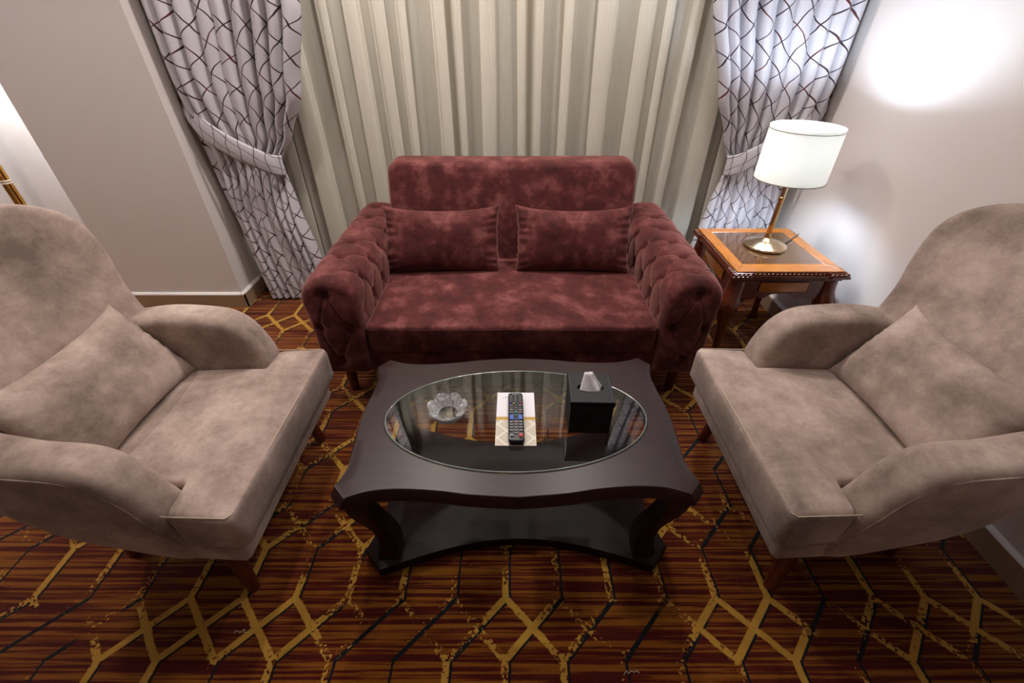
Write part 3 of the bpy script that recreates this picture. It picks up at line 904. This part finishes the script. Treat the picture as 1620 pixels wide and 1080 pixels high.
# remote
def remote():
    root = empty('remote_control', on_table(.0115, .897, .006), math.radians(.6), label='black remote control with rows of buttons lying on the leaflet', cat='remote')
    ol = rrect(-.0225, .0225, -.098, .098, .010, 5, 24)
    cushion('body', ol, (0, 0), .019, .007, .0015, lambda a, b_, d: (a, b_, .0095 + d), 'black_plastic', root, 4, 4)
    cols = {'g': lin(120, 120, 124), 'b': lin(60, 96, 190), 'y': lin(215, 185, 50), 't': lin(40, 130, 130), 'r': lin(205, 60, 50), 'k': lin(44, 44, 48), 'w': lin(210, 210, 214), 'n': lin(34, 70, 160), 'p': lin(150, 110, 120)}
    mats = {k: plain('button_' + k, v, .45) for k, v in cols.items()}
    cache = {}
    def btn(x, ypx, w, h, c):
        key = (w, h, c)
        if key not in cache:
            bm = bmesh.new(); bmesh.ops.create_cube(bm, size=1)
            for v in bm.verts: v.co = Vector((v.co.x * w, v.co.y * h, v.co.z * .003))
            bmesh.ops.bevel(bm, geom=list(bm.edges), offset=.0006, segments=1, affect='EDGES')
            me = bpy.data.meshes.new('button'); bm.to_mesh(me); bm.free(); me.materials.append(mats[c]); cache[key] = me
        o = bpy.data.objects.new('button', cache[key]); C.objects.link(o); o.parent = root
        o.location = (x, .098 - (ypx - 180) / 700 * .196, .0213)
    c3 = (-.0135, 0, .0135)
    for y in (252, 280, 307, 335):
        for x in c3: btn(x, y, .0088, .0042, 'g')
    for x, c in zip((-.0145, -.005, .005, .0145), 'nytr'): btn(x, 364, .0066, .0036, c)
    for x in (-.0135, .0135): btn(x, 396, .0088, .0052, 'g'); btn(x, 465, .0092, .0052, 'g')
    for x, y in ((0, 398), (-.0125, 430), (0, 430), (.0125, 430), (0, 463)): btn(x, y, .0022, .0022, 'w')
    btn(-.0135, 498, .0092, .0056, 'g'); btn(0, 497, .0096, .0062, 't'); btn(.0135, 498, .0092, .0056, 'p')
    btn(-.0128, 566, .0108, .0185, 'b'); btn(.0128, 566, .0108, .0185, 'b'); btn(0, 540, .0062, .0045, 't'); btn(0, 592, .0068, .0045, 'n')
    for y, c in ((630, 'p'), (667, 'g'), (705, 'g'), (743, 'g')):
        for x in c3: btn(x, y, .0092, .0066, c if x == 0 else 'g')
    btn(0, 778, .0092, .0052, 'g'); btn(-.0128, 808, .0098, .0076, 'g'); btn(.0128, 806, .0106, .0088, 'r'); btn(.0128, 838, .0104, .0022, 'p')
    cu = bpy.data.curves.new('logo', 'FONT'); cu.body = 'SAMSUNG'; cu.size = .0046; cu.align_x = 'CENTER'; cu.align_y = 'CENTER'; cu.extrude = .0002
    t = bpy.data.objects.new('logo_tmp', cu); C.objects.link(t); bpy.context.view_layer.update()
    me = bpy.data.meshes.new_from_object(t.evaluated_get(bpy.context.evaluated_depsgraph_get())); bpy.data.objects.remove(t)
    me.materials.clear(); me.materials.append(mats['w'])
    o = bpy.data.objects.new('lettering', me); C.objects.link(o); o.parent = root; o.location = (0, .0868, .0208); o.rotation_euler = (0, 0, PI)
remote()

# tissue box
def tissue_box():
    root = empty('tissue_box', on_table(.219, .905), math.radians(-1.5), label='black leather tissue box with a white tissue pulled up', cat='tissue box')
    box('box_body', (-.0585, -.0585, 0), (.0585, .0585, .112), 'black', root, .002)
    # lid with oval slot
    N = 48; hw = .0605; vs, fs = [], []
    sq = []
    for k in range(N):
        a = 2 * PI * k / N; c, s_ = math.cos(a), math.sin(a); m_ = max(abs(c), abs(s_)); sq.append((hw * c / m_, hw * s_ / m_))
    el = [(.036 * math.cos(2 * PI * k / N), .016 * math.sin(2 * PI * k / N)) for k in range(N)]
    rows = [[(*p, .113) for p in el], [(*p, .121) for p in el], [(p[0] * 1.03, p[1] * 1.05, .1225) for p in el], [(p[0] * .975, p[1] * .975, .1225) for p in sq], [(*p, .121) for p in sq], [(*p, .1075) for p in sq], [(p[0] * .968, p[1] * .968, .1075) for p in sq]]
    for r in rows: vs += r
    for i in range(len(rows) - 1):
        for k in range(N): fs.append((i * N + k, i * N + (k + 1) % N, (i + 1) * N + (k + 1) % N, (i + 1) * N + k))
    lid = obj('lid', vs, fs, 'black', root, True, None, 30)
    for sx, sy in ((0, -1), (0, 1), (1, 0), (-1, 0)):
        a = Vector((sx, sy, 0)) * .056; t_ = Vector((-sy, sx, 0)) * .056
        tube('stitching', [a - t_ + Vector((0, 0, .1226)), a + t_ + Vector((0, 0, .1226))], .0005, plain('stitch', lin(60, 64, 72), .6), lid, 5)
    # tissue: a sheet folded into a front panel and a flap behind it
    vs, fs = [], []
    def panel(a, b_, c, d, bulge, nu=10, nv=10):
        o0 = len(vs); a, b_, c, d = map(Vector, (a, b_, c, d))
        for j in range(nv + 1):
            for i in range(nu + 1):
                u, v = i / nu, j / nv
                p = a.lerp(b_, u).lerp(d.lerp(c, u), v)
                vs.append(p + Vector((0, -bulge, bulge * .4)) * math.sin(PI * u) * (1 - .5 * v) + Vector((0, .0012 * math.sin(u * 12 + v * 4), 0)))
        for j in range(nv):
            for i in range(nu): k = o0 + j * (nu + 1) + i; fs.append((k, k + 1, k + nu + 2, k + nu + 1))
    panel((-.033, -.012, .112), (.024, -.013, .112), (.001, .014, .165), (-.019, .013, .165), .008)
    panel((.024, -.013, .112), (.037, .006, .114), (.003, .020, .163), (.001, .014, .165), -.004)
    panel((.037, .006, .114), (-.026, .013, .112), (-.019, .017, .163), (.003, .020, .163), -.003)
    o = obj('tissue', vs, fs, 'tissue', root); md = o.modifiers.new('s', 'SOLIDIFY'); md.thickness = .0008
tissue_box()

# ================================================================== SIDE TABLE
SX0, SX1, SY0, SY1, SZ = .93, 1.425, 1.634, 2.148, .52
def side_table():
    cx, cy = (SX0 + SX1) / 2, (SY0 + SY1) / 2
    root = empty('side_table', (cx, cy, 0), label='carved cherry wood side table with rope edge and glass inlay under the lamp', cat='table')
    hx, hy = (SX1 - SX0) / 2, (SY1 - SY0) / 2
    # moulded edge plate with stepped corners
    e, st = .075, .011
    def plate(g):
        X, Y = hx + g, hy + g; x, y = X - st, Y - st
        return [(-X, -Y), (-X + e, -Y), (-X + e + .01, -y), (X - e - .01, -y), (X - e, -Y), (X, -Y), (X, -Y + e), (x, -Y + e + .01), (x, Y - e - .01), (X, Y - e), (X, Y),
                (X - e, Y), (X - e - .01, y), (-X + e + .01, y), (-X + e, Y), (-X, Y), (-X, Y - e), (-x, Y - e - .01), (-x, -Y + e + .01), (-X, -Y + e)]
    prism('edge_moulding', plate(0), SZ - .030, SZ - .017, 'cherry_dark', root, .003)
    prism('cornice', plate(-.018), SZ - .045, SZ - .029, 'cherry_dark', root, .003)
    prism('top_board', plate(-.014), SZ - .0185, SZ - .006, 'cherry_dark', root, .002)
    # frame rails around the inlay, mitred
    ix, iy = .176, .176; ox, oy_ = hx - .020, hy - .020
    io = .012
    for pts, mm in (([(-ox, -oy_), (ox, -oy_), (ix, -iy + io), (-ix, -iy + io)], 'cherry'), ([(ox, oy_), (-ox, oy_), (-ix, iy + io), (ix, iy + io)], 'cherry'),
                    ([(ox, -oy_), (ox, oy_), (ix, iy + io), (ix, -iy + io)], 'cherry_y'), ([(-ox, oy_), (-ox, -oy_), (-ix, -iy + io), (-ix, iy + io)], 'cherry_y')):
        prism('frame_rail', pts, SZ - .007, SZ, mm, root, .0012, None, 1)
    box('glass_inlay', (-ix + .001, -iy + io + .001, SZ - .006), (ix - .001, iy + io - .001, SZ - .0015), 'inlay', root)
    # rope carving: a run of slanted beads along every edge
    bm = bmesh.new(); bmesh.ops.create_uvsphere(bm, u_segments=10, v_segments=6, radius=1)
    for v in bm.verts: v.co = Vector((v.co.x * .0125, v.co.y * .0055, v.co.z * .0055))
    me = bpy.data.meshes.new('rope_bead'); bm.to_mesh(me); bm.free(); me.materials.append(MT['cherry_dark'])
    for f_ in me.polygons: f_.use_smooth = True
    pl = plate(-.008); n = len(pl)
    for i in range(n):
        a, b_ = Vector(pl[i]), Vector(pl[(i + 1) % n]); L = (b_ - a).length
        if L < .03: continue
        k = max(2, int(L / .0175)); ang = math.atan2(b_.y - a.y, b_.x - a.x)
        for j in range(k):
            p = a.lerp(b_, (j + .5) / k); o = bpy.data.objects.new('rope_bead', me); C.objects.link(o); o.parent = root
            o.location = (p.x, p.y, SZ - .0125); o.rotation_euler = (0, 0, ang + math.radians(35))
    # apron boards with scalloped lower edge and raised panel
    az0, az1 = .375, SZ - .044
    ax, ay = hx - .042, hy - .042
    def apron(L):
        half = [(0, az0 + .030), (.03, az0 + .030), (.05, az0 + .022), (.065, az0 + .010), (.085, az0 + .008), (.10, az0 + .016), (.115, az0 + .004), (L - .05, az0), (L, az0 - .005)]
        lowr = smooth_poly(half, 3, False)
        return [(-a, z) for a, z in lowr[::-1]] + lowr[1:] + [(L, az1), (-L, az1)]
    for s_ in (-1, 1):
        o = prism('apron_board', apron(ax), s_ * ay - .010, s_ * ay + .010, 'cherry_dark', root, 0, lambda a, b_, d: (a, d, b_))
        y0 = s_ * (ay + .010)
        prism('raised_panel', [(-.105, az0 + .042), (.105, az0 + .042), (.105, az1 - .012), (-.105, az1 - .012)], y0 - .004, y0 + s_ * .006, 'cherry', root, .0025, lambda a, b_, d: (a, d, b_))
        o = prism('apron_board', apron(ay), s_ * ax - .010, s_ * ax + .010, 'cherry_dark', root, 0, lambda a, b_, d: (d, a, b_))
        x0 = s_ * (ax + .010)
        prism('raised_panel', [(-.115, az0 + .042), (.115, az0 + .042), (.115, az1 - .012), (-.115, az1 - .012)], x0 - .004, x0 + s_ * .006, 'cherry_y', root, .0025, lambda a, b_, d: (d, a, b_))
    # cabriole legs with a fluted knee
    for sx in (-1, 1):
        for sy in (-1, 1):
            pr = [(0.0, .474, .034), (.004, .42, .036), (.012, .385, .040), (.022, .352, .043), (.022, .315, .037), (.010, .26, .027), (-.006, .19, .020), (-.010, .12, .016), (-.002, .06, .016), (.010, .03, .021), (.014, .012, .026), (.014, 0, .024)]
            pr = smooth_poly(pr, 5, False)
            bx, by = sx * (hx - .050), sy * (hy - .050)
            pts = [(bx + sx * d * .7, by + sy * d * .7, z) for d, z, r in pr]
            rib = [.10 * math.exp(-((z - .345) / .035) ** 2) for d, z, r in pr]
            v, f = sweep(pts, [r for d, z, r in pr], 40, False, 0, True, rib)
            obj('leg', v, f, 'cherry_dark', root, True, None, 50)
    # carved shell on each knee
    return root
side_table()

# ================================================================== TABLE LAMP
def table_lamp():
    lx, ly = 1.182, 1.912
    root = empty('table_lamp', (lx, ly, SZ), label='lit brass table lamp with a white drum shade on the side table', cat='lamp')
    lathe('base', [(.001, 0), (.088, 0), (.092, .004), (.092, .012), (.088, .016), (.078, .018), (.074, .021), (.060, .023), (.054, .028), (.036, .031), (.024, .036), (.016, .044), (.001, .045)], 'brass_pale', root, 64)
    st = lathe('stem', [(.010, .043), (.013, .048), (.013, .054), (.010, .060), (.0115, .068), (.0115, .205), (.010, .212), (.013, .218), (.013, .226), (.010, .232)], 'brass', root, 48, (0, 0, 0), (.066, .207, 12, .14))
    lathe('collar', [(.010, .230), (.012, .240), (.012, .262), (.017, .290), (.024, .318), (.024, .322), (.004, .324)], 'brass_pale', root, 32)
    lathe('socket', [(.012, .322), (.014, .33), (.014, .365), (.010, .368)], 'white', root, 20)
    bl = NB('bulb_glow'); bl.P(Base_Color=(1, 1, 1, 1), Emission_Color=(.70, .83, 1, 1), Emission_Strength=LAMP_RADIANCE)
    lathe('bulb', [(.001, .476), (.016, .472), (.030, .452), (.034, .430), (.029, .408), (.016, .384), (.011, .368), (.001, .366)][::-1], bl.m, root, 24)
    # shade: open drum with thickness
    r0, r1, z0, z1 = .138, .136, .305, .512
    n = 72; vs, fs = [], []
    rows = [(r0, z0), (r1, z1), (r1 - .0016, z1), (r0 - .0016, z0)]
    for r, z in rows: vs += [(r * math.cos(2 * PI * k / n), r * math.sin(2 * PI * k / n), z) for k in range(n)]
    for i in range(4):
        for k in range(n): fs.append((i * n + k, i * n + (k + 1) % n, ((i + 1) % 4) * n + (k + 1) % n, ((i + 1) % 4) * n + k))
    sh = obj('lamp_shade', vs, fs, 'shade', root, True, None, 40)
    for z, r in ((z0 + .002, r0 + .0006), (z1 - .010, r1 + .0006)):
        tube('trim_ring', [(r * math.cos(2 * PI * k / 48), r * math.sin(2 * PI * k / 48), z) for k in range(49)], .0013 if z > .4 else .0018, 'shade_trim', sh, 6)
    for k in range(3):
        a = 2 * PI * k / 3 + .4
        tube('spider_arm', [(.013 * math.cos(a), .013 * math.sin(a), .33), (.136 * math.cos(a), .136 * math.sin(a), .322)], .0015, 'brass', sh, 6)
    tube('cord', smooth_poly([(.088, .01, .003), (.12, .035, .003), (.165, .075, .003), (.205, .11, .003), (.232, .135, .0035)], 5, False), .0028, 'wire', root, 8)
table_lamp()

# ================================================================== FLOOR LAMP (beyond the column)
def floor_lamp():
    root = empty('floor_lamp', (-2.68, 2.36, 0), label='golden floor lamp of bundled rods standing past the white column', cat='lamp')
    lathe('base', [(.001, 0), (.13, 0), (.135, .008), (.13, .018), (.06, .024), (.03, .032), (.001, .034)], 'brass', root, 48)
    for k in range(7):
        a = 2 * PI * k / 7; r = .0165
        lathe('rod', [(.0062, .028), (.0062, 1.50)], 'gold_rod', root, 10, (r * math.cos(a), r * math.sin(a), 0), None, 60)
    lathe('rod', [(.008, .028), (.008, 1.50)], 'gold_rod', root, 10, (0, 0, 0), None, 60)
    for z in (.250, .680, .692, 1.12):
        lathe('band', [(.0225, z - .003), (.0245, z - .003), (.0245, z + .003), (.0225, z + .003)], 'white_band', root, 28)
    bl = NB('floor_bulb_glow'); bl.P(Base_Color=(1, 1, 1, 1), Emission_Color=(.88, .94, 1, 1), Emission_Strength=FLOOR_LAMP_RADIANCE)
    lathe('bulb', [(.001, 1.50), (.014, 1.502), (.03, 1.54), (.03, 1.56), (.015, 1.585), (.001, 1.588)], bl.m, root, 20)
    n = 64; vs, fs = [], []
    for r, z in ((.165, 1.40), (.15, 1.68), (.1485, 1.68), (.1635, 1.40)): vs += [(r * math.cos(2 * PI * k / n), r * math.sin(2 * PI * k / n), z) for k in range(n)]
    for i in range(4):
        for k in range(n): fs.append((i * n + k, i * n + (k + 1) % n, ((i + 1) % 4) * n + (k + 1) % n, ((i + 1) % 4) * n + k))
    obj('lamp_shade', vs, fs, 'shade', root, True, None, 40)
floor_lamp()

# ================================================================== ADDED CEILING FILL_DOWNLIGHTS
for i, (x, y, w, col) in enumerate(FILL_DOWNLIGHTS):
    r = empty('fill_downlight', (x, y, CEIL - .002), label='added fill downlight in the ceiling', cat='light', group='added ceiling downlights')
    lathe('trim_ring', [(.045, 0), (.062, 0), (.062, -.004), (.050, -.010), (.045, -.006), (.045, 0)], 'white', r, 32)
    bl = NB('fill_downlight_lens'); bl.P(Base_Color=(1, 1, 1, 1), Emission_Color=(*col, 1), Emission_Strength=6.0)
    lathe('lens', [(.001, -.002), (.0445, -.002), (.0445, -.004), (.001, -.004)], bl.m, r, 24)
    L = bpy.data.lights.new('downlight', 'AREA'); L.shape = 'DISK'; L.size = .10; L.energy = w; L.color = col; L.spread = math.radians(150)
    lo = bpy.data.objects.new('downlight', L); C.objects.link(lo); lo.parent = r; lo.location = (0, 0, -.012)

# ================================================================== LINT ON THE CARPET
for (x, y, sd) in ((-.77, .495, 1), (.29, .40, 2)):
    rnd = random.Random(sd); p = [(x, y, .004)]
    for k in range(6): p.append((p[-1][0] + rnd.uniform(.002, .010), p[-1][1] + rnd.uniform(-.008, .010), .004))
    o = tube('lint_thread', smooth_poly(p, 4, False), .0008, plain('lint', lin(190, 180, 165), .9), None, 5)
    tag(o, 'tiny pale lint thread on the carpet in front of ' + ('the armchair on the column side' if sd == 1 else 'the coffee table'), 'thread')
